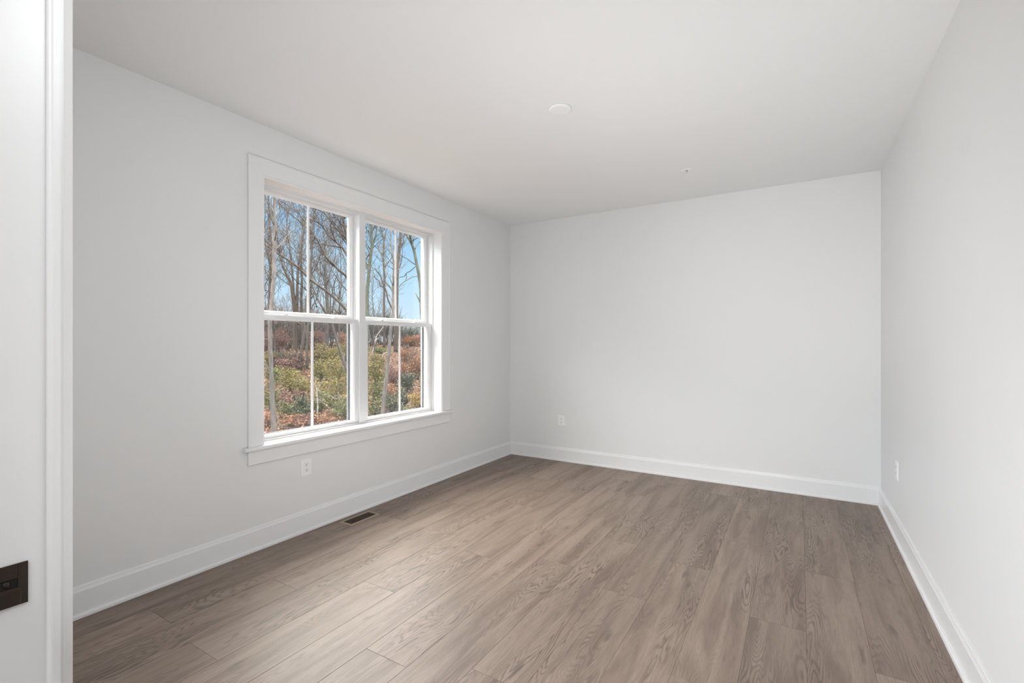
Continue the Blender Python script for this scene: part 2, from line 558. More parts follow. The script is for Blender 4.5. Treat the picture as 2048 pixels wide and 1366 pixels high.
# inner stops of each unit
for a, c in ((1.830, MY0), (MY1, 3.570)):
    mb.box(-0.148, -0.139, a, a + 0.008, 1.50, fz1)
    mb.box(-0.148, -0.139, c - 0.008, c, 1.50, fz1)
    mb.box(-0.148, -0.100, a, c, fz1 - 0.010, fz1)
win = mb.build('window_1', M_VINYL, bevel=0.0012, seg=1)
struct(win, 'white double window of two side by side sliding sash pairs looking onto bare woods', 'window')

# jamb liner (extension) around the frame
mb = MB()
mb.box(FX, 0.012, hy0, WY0, WZ0, WZ1)
mb.box(FX, 0.012, WY1, hy1, WZ0, WZ1)
mb.box(FX, 0.012, hy0, hy1, WZ1, hz1)
mb.build('jamb_liner', M_TRIM, win)

# casing: three mitred boards with an inner bead and an eased outer edge
OY0, OY1, OZ1 = 1.696, 3.710, 2.517
prof = [(0.0, 0.0), (0.0, 0.011), (0.015, 0.0135), (0.06, 0.0145), (0.10, 0.0128), (0.115, 0.0150), (0.90, 0.0175), (0.915, 0.0195), (0.985, 0.0195), (1.0, 0.0175), (1.0, 0.0)]
iy0, iy1, iz1 = WY0 - 0.003, WY1 + 0.003, WZ1 + 0.003
rings = [[], [], [], []]
for t, th in prof:
    y0_ = iy0 + (OY0 - iy0) * t; y1_ = iy1 + (OY1 - iy1) * t; z1_ = iz1 + (OZ1 - iz1) * t
    for rr, p in zip(rings, ((th, y0_, WZ0), (th, y0_, z1_), (th, y1_, z1_), (th, y1_, WZ0))):
        rr.append(p)
mb = MB(); mb.sweep(rings)
mb.build('casing', M_TRIM, win)
# stool with horns, and the apron below it
mb = MB()
mb.box(FX - 0.002, 0.0, WY0, WY1, WZ0 - 0.022, WZ0)
mb.box(0.0, 0.042, 1.664, 3.745, WZ0 - 0.022, WZ0)
mb.build('window_stool', M_TRIM, win, bevel=0.004, seg=3)
mb = MB()
mb.box(0.0, 0.017, OY0, OY1, 0.551, WZ0 - 0.022)
mb.build('apron', M_TRIM, win, bevel=0.002)


def rect_frame(mb, y0, y1, z0, z1, wl, wr, wb, wt, prof):
    """prof: (t across the width 0 outer .. 1 inner, x) closed section swept round a rectangle"""
    rr = [[], [], [], []]
    for t, x in prof:
        a, b_, c, d = y0 + wl * t, y1 - wr * t, z0 + wb * t, z1 - wt * t
        for q, p in zip(rr, ((x, a, c), (x, b_, c), (x, b_, d), (x, a, d))):
            q.append(p)
    mb.sweep(rr, closed_path=True)


for ui, (a, c) in enumerate(((1.830, MY0), (MY1, 3.570))):
    side = 'nearer' if ui == 0 else 'farther'
    ym = (a + c) / 2
    # lower sash, nearer the room
    mb = MB()
    xf, xb = -0.104, -0.136
    rect_frame(mb, a + 0.001, c - 0.001, fz0 + 0.001, 1.518, 0.046, 0.046, 0.024, 0.036,
               [(0, xb), (0, xf), (0.72, xf), (0.80, xf - 0.003), (1.0, xf - 0.010), (1.0, xb)])
    s = mb.build('lower_sash', M_VINYL, win, bevel=0.0010, seg=1)
    mb = MB(); mb.box(-0.1235, -0.1175, a + 0.040, c - 0.040, fz0 + 0.018, 1.488); mb.build('glass_pane', M_GLASS, s)
    mb = MB(); mb.box(-0.1172, -0.1135, ym - 0.009, ym + 0.009, fz0 + 0.022, 1.486); mb.build('muntin', M_BAR, s)
    for lz in (0.25, 0.75):
        mb = MB(); ly = a + (c - a) * lz
        mb.box(-0.134, -0.108, ly - 0.028, ly + 0.028, 1.518, 1.524)
        mb.box(-0.130, -0.112, ly - 0.012, ly + 0.018, 1.524, 1.531)
        mb.build('sash_lock', M_VINYL, s, bevel=0.002)
    # upper sash, farther out
    mb = MB()
    xf, xb = -0.149, -0.181
    rect_frame(mb, a + 0.001, c - 0.001, 1.490, fz1, 0.046, 0.046, 0.060, 0.034,
               [(0, xb), (0, xf), (0.62, xf), (0.68, xf - 0.004), (0.84, xf - 0.006), (1.0, xf - 0.016), (1.0, xb)])
    s = mb.build('upper_sash', M_VINYL, win, bevel=0.0010, seg=1)
    mb = MB(); mb.box(-0.1715, -0.1655, a + 0.040, c - 0.040, 1.540, fz1 - 0.028); mb.build('glass_pane', M_GLASS, s)
    mb = MB(); mb.box(-0.1652, -0.1615, ym - 0.009, ym + 0.009, 1.545, fz1 - 0.031); mb.build('muntin', M_BAR, s)
    # half insect screen outside the lower sash
    mb = MB()
    rect_frame(mb, a + 0.002, c - 0.002, fz0 + 0.002, 1.510, 0.015, 0.015, 0.015, 0.015, [(0, -0.212), (0, -0.202), (1, -0.202), (1, -0.212)])
    s = mb.build('insect_screen', M_SCRFRAME, win)
    mb = MB(); mb.box(-0.2075, -0.2065, a + 0.015, c - 0.015, fz0 + 0.015, 1.497); mb.build('screen_mesh', M_SCREEN, s)
    # small balance clips on the track beside the lower sash
    for zc in (0.93, 1.22):
        mb = MB(); mb.box(-0.198, -0.190, c - 0.006, c, zc - 0.008, zc + 0.008); mb.build('track_clip', M_VINYL, win, bevel=0.001)

# ------------------------------------------------------------------ doorway at the left edge
mb = MB()
mb.box(DX0 - 0.02, DX0, FRONT - 0.13, FRONT, 0, DZ + 0.02)
mb.box(DX1, DX1 + 0.02, FRONT - 0.13, FRONT, 0, DZ + 0.02)
mb.box(DX0, DX1, FRONT - 0.13, FRONT, DZ, DZ + 0.02)
door = mb.build('door_1', M_TRIM)
struct(door, 'white door frame close by at the edge of the view', 'door frame')
# stop strip near the room side
mb = MB()
sa, sb = 0.2352, FRONT - 0.0005
stp = [(DX0, sa), (DX0 + 0.006, sa), (DX0 + 0.0085, sa + 0.0008), (DX0 + 0.0102, sa + 0.0028), (DX0 + 0.0108, sa + 0.005), (DX0 + 0.0108, sb), (DX0, sb)]
mb.sweep([[(x, y, 0) for x, y in stp], [(x, y, DZ) for x, y in stp]])
st2 = [(DX1 - (x - DX0), y) for x, y in stp]
mb.sweep([[(x, y, 0) for x, y in st2], [(x, y, DZ) for x, y in st2]])
mb.box(DX0 + 0.0108, DX1 - 0.0108, sa, sb, DZ - 0.0108, DZ)
mb.build('door_stop', M_TRIM, door)
# casing on the room side: bead, hollow, thicker back
cp = [(0.005, 0.0), (0.005, 0.0070), (0.0058, 0.0085), (0.0075, 0.0093), (0.0095, 0.0088), (0.0102, 0.0100), (0.012, 0.0165), (0.014, 0.0195), (0.017, 0.0208), (0.05, 0.0205), (0.075, 0.0195), (0.082, 0.016), (0.083, 0.0)]
mb = MB()
rr = [[], [], [], []]
for t, th in cp:
    for q, p in zip(rr, ((DX0 - t, FRONT + th, 0), (DX0 - t, FRONT + th, DZ + t), (DX1 + t, FRONT + th, DZ + t), (DX1 + t, FRONT + th, 0))):
        q.append(p)
mb.sweep(rr)
mb.build('door_casing', M_TRIM, door)

# strike plate let into the jamb
def strike_plate():
    px = DX0
    zc = 0.9895
    ya, yb, h = 0.158, 0.2165, 0.0285
    root = empty('strike_plate', (px, (ya + yb) / 2, zc - h))
    tag(root, 'dark bronze latch strike plate on the white door jamb', 'strike plate')
    L = root.location.copy()
    # plate with a latch opening above the raised lip
    hy0_, hy1_, hz0_, hz1_ = 0.164, 0.2062, 0.9856, 0.9985
    zb, zt = zc - h, zc + h
    mb = MB(L)
    x0_, x1_ = px, px + 0.0022
    mb.box(x0_, x1_, ya, hy0_, zb, zt)
    mb.box(x0_, x1_, hy1_, yb, zb, zt)
    mb.box(x0_, x1_, hy0_, hy1_, hz1_, zt)
    mb.box(x0_, x1_, hy0_, hy1_, zb, hz0_)
    mb.build('plate', M_BRONZE, root, bevel=0.0004)
    mb = MB(L); mb.box(px + 0.0001, px + 0.0005, hy0_, hy1_, hz0_, hz1_)
    mb.build('latch_pocket', M_VOID, root)
    mb = MB(L)
    lz = 0.9850
    mb.box(x1_, x1_ + 0.0016, ya, 0.2088, zb + 0.001, lz)
    lip = mb.build('lip', M_BRONZE, root, bevel=0.0005)
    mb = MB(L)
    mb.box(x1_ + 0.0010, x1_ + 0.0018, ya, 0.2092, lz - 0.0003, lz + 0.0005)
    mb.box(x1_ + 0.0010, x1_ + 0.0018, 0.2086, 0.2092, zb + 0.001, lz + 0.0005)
    o_ = mb.build('lip_highlight', M_BRONZE_GLINT, lip)  # thin bars stand in for the light catching the lip edge
    o_['label'] = 'highlight along the lip edge painted in lighter bronze'
    mb = MB(L)
    mb.lathe((px + 0.0005, 0.1955, 0.9925), (0, 1, 0), (0, 0, 1), (1, 0, 0), [(0.0042, 0), (0.0042, 0.0010), (0.0034, 0.0018), (0.002, 0.0021), (0, 0.0022)], 24)
    mb.build('screw', M_BRONZE, root)


strike_plate()

# ------------------------------------------------------------------ outlets, register, ceiling fittings


def make_outlet():
    """duplex outlet; local frame: y across, z up, +x out of the wall"""
    root = empty('wall_outlet', (0, 0, 0))
    mb = MB()
    hw, hh, th = 0.0435, 0.0605, 0.0055
    ring = lambda w_, h_, x: [(x, -w_, -h_), (x, w_, -h_), (x, w_, h_), (x, -w_, h_)]
    mb.sweep([ring(hw, hh, 0), ring(hw, hh, 0.002), ring(hw - 0.002, hh - 0.002, 0.0045), ring(hw - 0.005, hh - 0.005, th)])
    mb.build('cover_plate', M_PLASTIC, root)
    mb = MB(); mb.lathe((th, 0, 0), (0, 1, 0), (0, 0, 1), (1, 0, 0), [(0.0032, 0), (0.003, 0.0006), (0, 0.0009)], 16)
    mb.build('screw', M_PLASTIC, root)
    for sz in (-1, 1):
        cz = sz * 0.0195
        mb = MB()
        r, cut = 0.0172, 0.0142
        pts = []
        for k in range(36):
            a_ = 2 * math.pi * k / 36
            pts.append((r * math.cos(a_), max(-cut, min(cut, r * math.sin(a_)))))
        mb.sweep([[(th - 0.0005, y, cz + z) for y, z in pts], [(th + 0.0022, y * 0.985, cz + z * 0.985) for y, z in pts]])
        rc = mb.build('receptacle', M_PLASTIC, root)
        xs = th + 0.0022
        for yy, hl in ((-0.0064, 0.0042), (0.0064, 0.0034)):
            mb = MB(); mb.box(xs - 0.0002, xs + 0.0003, yy - 0.0017, yy + 0.0017, cz + 0.0035 - hl, cz + 0.0035 + hl)
            mb.build('slot', M_SLOT, rc)
        mb = MB(); mb.lathe((xs - 0.0002, 0, cz - 0.0078), (0, 1, 0), (0, 0, 1), (1, 0, 0), [(0.0028, 0), (0.0028, 0.0005), (0, 0.0005)], 14, False)
        mb.build('ground_hole', M_SLOT, rc)
    return root


def copy_tree(o, parent=None):
    c = o.copy(); COL.objects.link(c)
    if parent is not None:
        c.parent = parent
    for ch in list(o.children):
        copy_tree(ch, c)
    return c


out0 = make_outlet()
G_OUT = 'duplex wall outlets'
for k, (loc, rz, lb) in enumerate((
        ((0.0, 2.1165, 0.4485), 0, 'white duplex wall outlet under the window'),
        ((0.6785, ROOM_D, 0.451), -math.pi / 2, 'white duplex wall outlet on the blank far wall'),
        ((ROOM_W, 4.125, 0.458), math.pi, 'white duplex wall outlet low on the bright wall opposite the window'))):
    o = out0 if k == 0 else copy_tree(out0)
    o.location = loc; o.rotation_euler = (0, 0, rz)
    tag(o, lb, 'outlet', G_OUT)


def register():
    x0, x1, y0, y1 = 0.069, 0.203, 2.338, 2.622
    root = empty('floor_register', ((x0 + x1) / 2, (y0 + y1) / 2, 0))
    tag(root, 'tan brown metal floor vent register set in the planks under the window', 'floor vent')
    L = root.location.copy()
    mb = MB(L)
    wx, wy = 0.0235, 0.0225
    # sloped flange
    rr = []
    for (cx, cy, sx_, sy_) in ((x0, y0, 1, 1), (x1, y0, -1, 1), (x1, y1, -1, -1), (x0, y1, 1, -1)):
        rr.append([(cx + sx_ * wx * t, cy + sy_ * wy * t, z) for t, z in ((0, 0.0001), (0, 0.0012), (0.25, 0.0042), (0.85, 0.0048), (1.0, 0.0034), (1.0, 0.0001))])
    mb.sweep(rr, closed_path=True)
    mb.build('flange', M_TAN, root)
    mb = MB(L); mb.box(x0 + wx, x1 - wx, y0 + wy, y1 - wy, 0.0001, 0.0006)
    mb.build('duct_opening', M_VOID, root)
    n_ = 22
    for k in range(n_):
        yc = y0 + wy + (k + 0.5) * (y1 - y0 - 2 * wy) / n_
        mb = MB(L)
        pr = [(-0.0024, 0.0008), (-0.0012, 0.0008), (0.0028, 0.0036), (0.0016, 0.0038)]
        mb.sweep([[(x0 + wx, yc + a_, z) for a_, z in pr], [(x1 - wx, yc + a_, z) for a_, z in pr]])
        mb.build('louvre', M_DARKMETAL, root)
    for t in (1 / 3, 2 / 3):
        xc = x0 + wx + (x1 - x0 - 2 * wx) * t
        mb = MB(L); mb.box(xc - 0.002, xc + 0.002, y0 + wy, y1 - wy, 0.0012, 0.0041)
        mb.build('divider_bar', M_DARKMETAL, root)


register()

c = (1.741, 2.606, ROOM_H)
mb = MB(c)
mb.lathe(c, (1, 0, 0), (0, 1, 0), (0, 0, -1), [(0.0685, 0.0), (0.0685, 0.006), (0.0672, 0.0095), (0.0640, 0.0120), (0.058, 0.0130), (0.03, 0.0136), (0, 0.0138)], 64)
o = mb.build('ceiling_cover', M_PLASTIC, loc=c)
tag(o, 'round white flat cover plate on the middle of the ceiling', 'ceiling cover')

c = (2.192, 4.057, ROOM_H)
root = empty('sprinkler_head', c)
tag(root, 'small chrome fire sprinkler head with white ring on the ceiling near the far wall', 'sprinkler')
mb = MB(c); mb.lathe(c, (1, 0, 0), (0, 1, 0), (0, 0, -1), [(0.038, 0), (0.038, 0.0015), (0.034, 0.004), (0.022, 0.006), (0.017, 0.004), (0.012, 0.001)], 40)
mb.build('escutcheon', M_PLASTIC, root)
mb = MB(c); mb.lathe(c, (1, 0, 0), (0, 1, 0), (0, 0, -1), [(0.009, 0), (0.009, 0.005), (0.007, 0.007), (0.005, 0.008), (0.0, 0.008)], 20)
mb.build('body', M_CHROME, root)
mb = MB(c)
for s_ in (-1, 1):
    mb.tube([Vector(c) + Vector((s_ * 0.006, 0, -0.006)), Vector(c) + Vector((s_ * 0.008, 0, -0.011)), Vector(c) + Vector((s_ * 0.002, 0, -0.017))], [0.0022, 0.002, 0.0022], 8)
mb.build('yoke', M_CHROME, root)
mb = MB(c); mb.lathe(c, (1, 0, 0), (0, 1, 0), (0, 0, -1), [(0.0, 0.008), (0.002, 0.008), (0.002, 0.0168), (0, 0.0168)], 10)
mb.build('bulb', M_DARKMETAL, root)
mb = MB(c)
mb.lathe(c, (1, 0, 0), (0, 1, 0), (0, 0, -1), [(0.0, 0.0168), (0.009, 0.0168), (0.0093, 0.0178), (0.0, 0.0178)], 24, False)
mb.build('deflector', M_CHROME, root)

# ------------------------------------------------------------------ outdoors
DIRM = Vector((-0.83, 0.56, 0)).normalized()


def ground_z(x, y):
    s = (Vector((x, y, 0)) - Vector((CAM.x, CAM.y, 0))).dot(DIRM)
    t = (Vector((x, y, 0)) - Vector((CAM.x, CAM.y, 0))).dot(Vector((DIRM.y, -DIRM.x, 0)))
    if s < 18: z = -1.95 - 0.03 * min(8, 18 - s)
    elif s < 72: z = -1.95 + (s - 18) * 0.066
    else: z = 1.61 - (s - 72) * 0.02
    z += 0.30 * mnoise.noise(Vector((x * 0.11, y * 0.11, 3.1))) + 0.10 * mnoise.noise(Vector((x * 0.5, y * 0.5, 8.7)))
    z -= 0.012 * t
    return z


def hit(u, v, far=70.0):
    """distance at which the view ray through (u, v) meets the ground"""
    d = 9.0
    while d < far:
        p = at(u, v, d)
        if p.z <= ground_z(p.x, p.y): return d
        d += 0.25
    return far


gv, gf = [], []
SN, TN = 90, 60
for i in range(SN + 1):
    s = 4 + 136 * (i / SN) ** 1.5
    for j in range(TN + 1):
        t = (j / TN - 0.5) * (30 + s * 1.5)
        p = Vector((CAM.x, CAM.y, 0)) + DIRM * s + Vector((DIRM.y, -DIRM.x, 0)) * t
        p.x = min(p.x, -1.0)
        gv.append((p.x, p.y, ground_z(p.x, p.y)))
for i in range(SN):
    for j in range(TN):
        a = i * (TN + 1) + j
        gf.append((a, a + 1, a + TN + 2, a + TN + 1))
me = bpy.data.meshes.new('ground'); me.from_pydata(gv, [], gf); me.polygons.foreach_set('use_smooth', [True] * len(gf))
struct(link('ground', me, ground_mat()), 'wooded hillside covered in orange brown fallen leaves', 'ground')

BARK_PALE = bark_mat('pale_beech_bark', (0.045, 0.040, 0.037), (0.085, 0.077, 0.073), 12)
BARK_GREY = bark_mat('grey_bark', (0.024, 0.021, 0.018), (0.052, 0.046, 0.041), 10)
BARK_BROWN = bark_mat('brown_bark', (0.020, 0.015, 0.012), (0.046, 0.035, 0.028), 10)
BARK_GREEN = bark_mat('mossy_green_bark', (0.022, 0.026, 0.019), (0.050, 0.056, 0.042), 10)
BARK_WHITE = bark_mat('white_birch_bark', (0.10, 0.09, 0.085), (0.17, 0.155, 0.145), 14)
BARK_FAR = bark_mat('distant_grey_bark', (0.028, 0.024, 0.021), (0.060, 0.053, 0.049), 8)


def smooth_path(pts, sub=4):
    pts = [Vector(p) for p in pts]
    if len(pts) < 3: return pts
    out = []
    for i in range(len(pts) - 1):
        p0, p1, p2, p3 = pts[max(i - 1, 0)], pts[i], pts[i + 1], pts[min(i + 2, len(pts) - 1)]
        for k in range(sub):
            t = k / sub
            out.append(0.5 * ((2 * p1) + (p2 - p0) * t + (2 * p0 - 5 * p1 + 4 * p2 - p3) * t * t + (3 * p1 - p0 - 3 * p2 + p3) * t ** 3))
    out.append(pts[-1])
    return out


def rnd_dir(rng):
    while True:
        v = Vector((rng.uniform(-1, 1), rng.uniform(-1, 1), rng.uniform(-1, 1)))
        if 0.1 < v.length < 1: return v.normalized()


def grow(mb, rng, p, d, length, r, depth, up=0.25, minr=0.004):
    """one wavy branch and its side twigs"""
    n_ = 4 if depth > 0 else 3
    pts, rad = [p.copy()], [r]
    q, dd = p.copy(), d.copy()
    for i in range(n_):
        dd = (dd + rnd_dir(rng) * 0.22 + Vector((0, 0, up * 0.35))).normalized()
        q = q + dd * (length / n_)
        pts.append(q.copy()); rad.append(max(minr, r * (1 - 0.78 * (i + 1) / n_)))
    mb.tube(pts, rad, 3 if r < 0.03 else 4)
    if depth <= 0: return
    for k in range(rng.randint(3, 5)):
        t = rng.uniform(0.25, 1.0)
        i = min(int(t * n_), n_ - 1)
        f = t * n_ - i
        pp = pts[i].lerp(pts[i + 1], f)
        td = (pts[i + 1] - pts[i]).normalized()
        nd = (td * 0.75 + rnd_dir(rng) * 0.75 + Vector((0, 0, up))).normalized()
        grow(mb, rng, pp, nd, length * rng.uniform(0.4, 0.65), max(minr, rad[i] * 0.6), depth - 1, up, minr)


LEAF = {
    'olive': leaf_mat('olive_leaves', [(0.026, 0.026, 0.007), (0.090, 0.088, 0.018), (0.145, 0.125, 0.026), (0.055, 0.036, 0.018), (0.105, 0.105, 0.024), (0.12, 0.060, 0.024)]),
    'green': leaf_mat('green_leaves', [(0.016, 0.024, 0.008), (0.055, 0.075, 0.018), (0.10, 0.105, 0.026), (0.045, 0.033, 0.018), (0.07, 0.08, 0.03)]),
    'holly': leaf_mat('dark_holly_leaves', [(0.008, 0.015, 0.007), (0.022, 0.036, 0.014), (0.05, 0.058, 0.026), (0.03, 0.024, 0.014)], 0.45, 0.1),
    'yellow': leaf_mat('yellow_leaves', [(0.10, 0.055, 0.014), (0.23, 0.15, 0.03), (0.12, 0.10, 0.028), (0.16, 0.08, 0.02)]),
    'orange': leaf_mat('orange_beech_leaves', [(0.035, 0.016, 0.009), (0.14, 0.055, 0.022), (0.23, 0.115, 0.06), (0.06, 0.035, 0.02), (0.14, 0.06, 0.03)]),
    'red': leaf_mat('red_brown_leaves', [(0.03, 0.014, 0.012), (0.10, 0.042, 0.032), (0.16, 0.09, 0.075), (0.05, 0.032, 0.026), (0.11, 0.05, 0.038)]),
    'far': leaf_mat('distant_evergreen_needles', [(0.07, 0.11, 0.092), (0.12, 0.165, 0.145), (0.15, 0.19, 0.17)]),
    'litter': leaf_mat('fallen_leaf', [(0.020, 0.011, 0.007), (0.085, 0.036, 0.018), (0.15, 0.078, 0.045), (0.045, 0.030, 0.019), (0.11, 0.05, 0.026)], 0.8, 0.1),
}


def leaf_quad(vs, fs, p, size, rng, flat=False):
    n_ = rnd_dir(rng)
    if flat:
        n_ = (n_ * 0.55 + Vector((0, 0, 1))).normalized()
    a = n_.cross(rnd_dir(rng))
    if a.length < 0.05: a = n_.orthogonal()
    a.normalize(); b_ = n_.cross(a)
    L, W = size, size * 0.55
    i = len(vs)
    vs += [p - a * L * 0.5, p + b_ * W * 0.5 + n_ * W * 0.12, p + a * L * 0.5, p - b_ * W * 0.5 + n_ * W * 0.12]
    fs.append((i, i + 1, i + 2, i + 3))


def raw_mesh(name, vs, fs, smooth=False):
    me_ = bpy.data.meshes.new(name)
    me_.from_pydata([tuple(p) for p in vs], [], fs)
    if smooth: me_.polygons.foreach_set('use_smooth', [True] * len(fs))
    me_.update()
    return me_


def px(r_px, d):
    return r_px * d / (FPX * 1.08)


def hero_tree(name, label, bark, base, path, limbs, seed, twig=1.0, leaves=None, group=None, dd=0.0):
    """trunk and limbs follow the traced outline in the tree's own upright plane at its true distance"""
    rng = random.Random(seed)
    d = hit(*base[:2]) + dd
    root_p = at(base[0], base[1], d)
    root_p.z = min(root_p.z, ground_z(root_p.x, root_p.y)) - 0.1
    root = empty(name, root_p)
    tag(root, label, 'tree', group)
    tr = MB(root_p)
    P = [root_p] + [at(u, v, d) for u, v, _ in path]
    Rr = [base[2]] + [r for _, _, r in path]
    sp = smooth_path(P)
    # radii by index
    rad = []
    for i in range(len(sp)):
        t = i / (len(sp) - 1) * (len(Rr) - 1); k = min(int(t), len(Rr) - 2)
        rad.append(px(Rr[k] + (Rr[k + 1] - Rr[k]) * (t - k), d))
    tr.tube(sp, rad, 9)
    tr.build('trunk', bark, root, loc=(0, 0, 0))
    br = MB(root_p)
    src = [(sp, rad, 0.45)]
    for lp in limbs:
        dep = rng.uniform(-0.9, 0.9)
        n_ = len(lp)
        pts = [at(u, v, d + dep * (i / (n_ - 1))) for i, (u, v, _) in enumerate(lp)]
        sl = smooth_path(pts, 3)
        rl = []
        for i in range(len(sl)):
            t = i / (len(sl) - 1) * (n_ - 1); k = min(int(t), n_ - 2)
            rl.append(px(lp[k][2] + (lp[k + 1][2] - lp[k][2]) * (t - k), d))
        br.tube(sl, rl, 6)
        src.append((sl, rl, 0.1))
    tips = []
    for sl, rl, t0 in src:
        L = sum((sl[i + 1] - sl[i]).length for i in range(len(sl) - 1))
        cnt = int(L * 1.7 * twig)
        for k in range(cnt):
            t = t0 + (1 - t0) * rng.random()
            i = min(int(t * (len(sl) - 1)), len(sl) - 2)
            pp = sl[i].lerp(sl[i + 1], rng.random())
            td = (sl[i + 1] - sl[i]).normalized()
            nd = (td * 0.6 + rnd_dir(rng) * 0.8 + Vector((0, 0, 0.35))).normalized()
            r0 = min(rl[i] * 0.45, 0.028)
            grow(br, rng, pp, nd, rng.uniform(0.7, 1.9), max(r0, 0.009), 2 if rng.random() < 0.6 else 1)
            tips.append(pp)
    br.build('branches', bark, root, loc=(0, 0, 0))
    if leaves:
        kind, cnt, (u0, u1, v0, v1) = leaves
        lv, lf = [], []
        for _ in range(cnt):
            p = at(rng.uniform(u0, u1), rng.uniform(v0, v1), d + rng.uniform(-1.2, 1.2)) - root_p
            leaf_quad(lv, lf, p, rng.uniform(0.06, 0.11), rng)
        link('foliage', raw_mesh('foliage', lv, lf), LEAF[kind], root)
    return root


hero_tree('bare_tree', 'pale straight slender trunk at the near edge of the window view', BARK_PALE, (549, 876, 5),
          [(546, 830, 4.4), (544, 790, 4.0), (543, 749, 3.8), (541, 699, 3.9), (540, 641, 3.9), (544, 600, 3.8), (548, 545, 3.6), (549, 480, 3.3), (549, 420, 3.0), (549, 390, 2.8), (547, 330, 2.2), (548, 280, 1.5)],
          [[(544, 760, 1.6), (535, 735, 1.0), (526, 715, 0.6)], [(549, 470, 1.4), (558, 459, 1.1), (574, 470, 1.0), (592, 481, 0.9), (614, 492, 0.6)],
           [(549, 500, 1.2), (562, 488, 0.9), (575, 470, 0.7), (590, 455, 0.5)]], 11, 0.5)
hero_tree('bare_tree', 'red brown trunk just behind the pale slender trunk', BARK_BROWN, (538, 700, 4),
          [(539, 640, 3.6), (540, 600, 3.4), (541, 560, 3.2), (541, 500, 2.8), (539, 450, 2.2), (537, 400, 1.6), (538, 350, 1)],
          [[(541, 540, 1.6), (533, 500, 1.1), (528, 470, 0.8)], [(541, 500, 1.6), (552, 460, 1.1), (560, 420, 0.8)]], 12, 1.0,
          ('red', 260, (528, 542, 560, 640)))
hero_tree('bare_tree', 'brown trunk cluster forking low into several upright stems', BARK_BROWN, (590, 712, 5.2),
          [(591, 660, 4.6), (590, 620, 4.4), (586, 590, 4.0), (583, 572, 3.2), (577, 556, 2.6), (570, 543, 2.3), (562, 520, 1.8), (556, 490, 1.4), (553, 450, 1.0)],
          [[(594, 650, 3.4), (594, 600, 2.8), (595, 560, 2.3), (597, 530, 1.9), (602, 500, 1.6), (604, 470, 1.3), (606, 430, 0.8)],
           [(603, 690, 3.0), (603, 625, 2.6), (603, 590, 2.4), (604, 555, 2.2), (602, 520, 1.9), (606, 480, 1.4), (610, 440, 1.0)],
           [(588, 600, 2.4), (586, 560, 1.9), (582, 520, 1.7), (578, 485, 1.5), (573, 467, 1.4), (575, 435, 0.9), (580, 410, 0.6)],
           [(582, 572, 1.1), (570, 564, 0.9), (558, 555, 0.8), (552, 549, 0.6)]], 13, 1.5)
T5 = hero_tree('bare_tree', 'large tree behind the centre mullion with long limbs sweeping across the window', BARK_BROWN, (706, 812, 6.5),
          [(703, 700, 5.6), (700, 640, 5.2), (699, 580, 4.6), (698.5, 530, 4.2), (697, 497, 3.8), (694, 475, 3.3), (688.5, 453, 2.8), (685, 433, 2.4), (682, 400, 1.8), (680, 360, 1.0)],
          [[(698, 560, 3.0), (690, 550, 2.8), (678.5, 541, 2.6), (666, 528, 2.4), (652, 515, 2.2), (638, 486, 1.9), (620.5, 460, 1.6), (613, 455, 1.4), (592, 437, 1.2), (576.5, 424, 1.0), (553, 401, 0.7), (540, 388, 0.4)],
           [(697, 516, 2.6), (691, 505, 2.5), (682, 492, 2.4), (670, 482.6, 2.2), (656, 469, 1.9), (643.4, 451, 1.6), (631, 443, 1.2), (619.7, 438, 1.0), (605, 432, 0.6)],
           [(643.4, 451, 1.3), (637, 442, 1.1), (631, 435, 1.0), (620, 421, 0.8), (611, 414, 0.5)],
           [(619, 455, 1.2), (612, 446, 1.2), (601, 431.5, 1.1), (583.5, 416, 1.0), (566, 405, 0.8), (550, 397, 0.6)],
           [(692, 479, 1.9), (687, 472, 1.8), (671.5, 456, 1.6), (659, 439.5, 1.3), (647.8, 426, 1.2), (629, 416.7, 0.9), (615, 410, 0.6)],
           [(671, 482, 1.5), (667, 472, 1.3), (662, 460, 1.1), (661.8, 448, 1.0), (665, 440, 0.8)],
           [(672, 458, 1.5), (667, 446, 1.3), (662, 434, 1.1), (659, 424, 0.9), (656, 405, 0.5)],
           [(704, 634, 3.2), (698, 627, 3.0), (681, 607, 2.7), (664.5, 592, 2.5), (643.4, 575.6, 2.6), (619.7, 558, 2.4), (596.6, 535, 2.3), (575, 519, 2.1), (556, 507, 1.9), (530, 489, 1.5), (510, 478, 1.0)],
           [(606, 540, 1.0), (590, 530, 0.8), (575, 524, 0.7), (552, 531, 0.6), (540, 533, 0.4)]], 14, 1.25)
hero_tree('bare_tree', 'grey trunk leaning away to the near side behind the lower sash', BARK_GREY, (705, 790, 3.4),
          [(697.5, 758, 3.0), (693, 741, 3.0), (683, 711, 2.8), (673, 682, 2.6), (666, 655, 2.4), (656, 632, 2.2), (649, 620, 2.1), (640, 607, 2.0), (631, 588, 1.8), (624, 568, 1.5), (620, 545, 1.2), (616, 510, 0.8)],
          [[(640, 606, 1.1), (643, 580, 0.9), (640, 555, 0.7), (637, 530, 0.5)], [(634, 615, 1.0), (629, 600, 0.9), (623, 585, 0.7), (616, 572, 0.5)]], 15, 0.8)
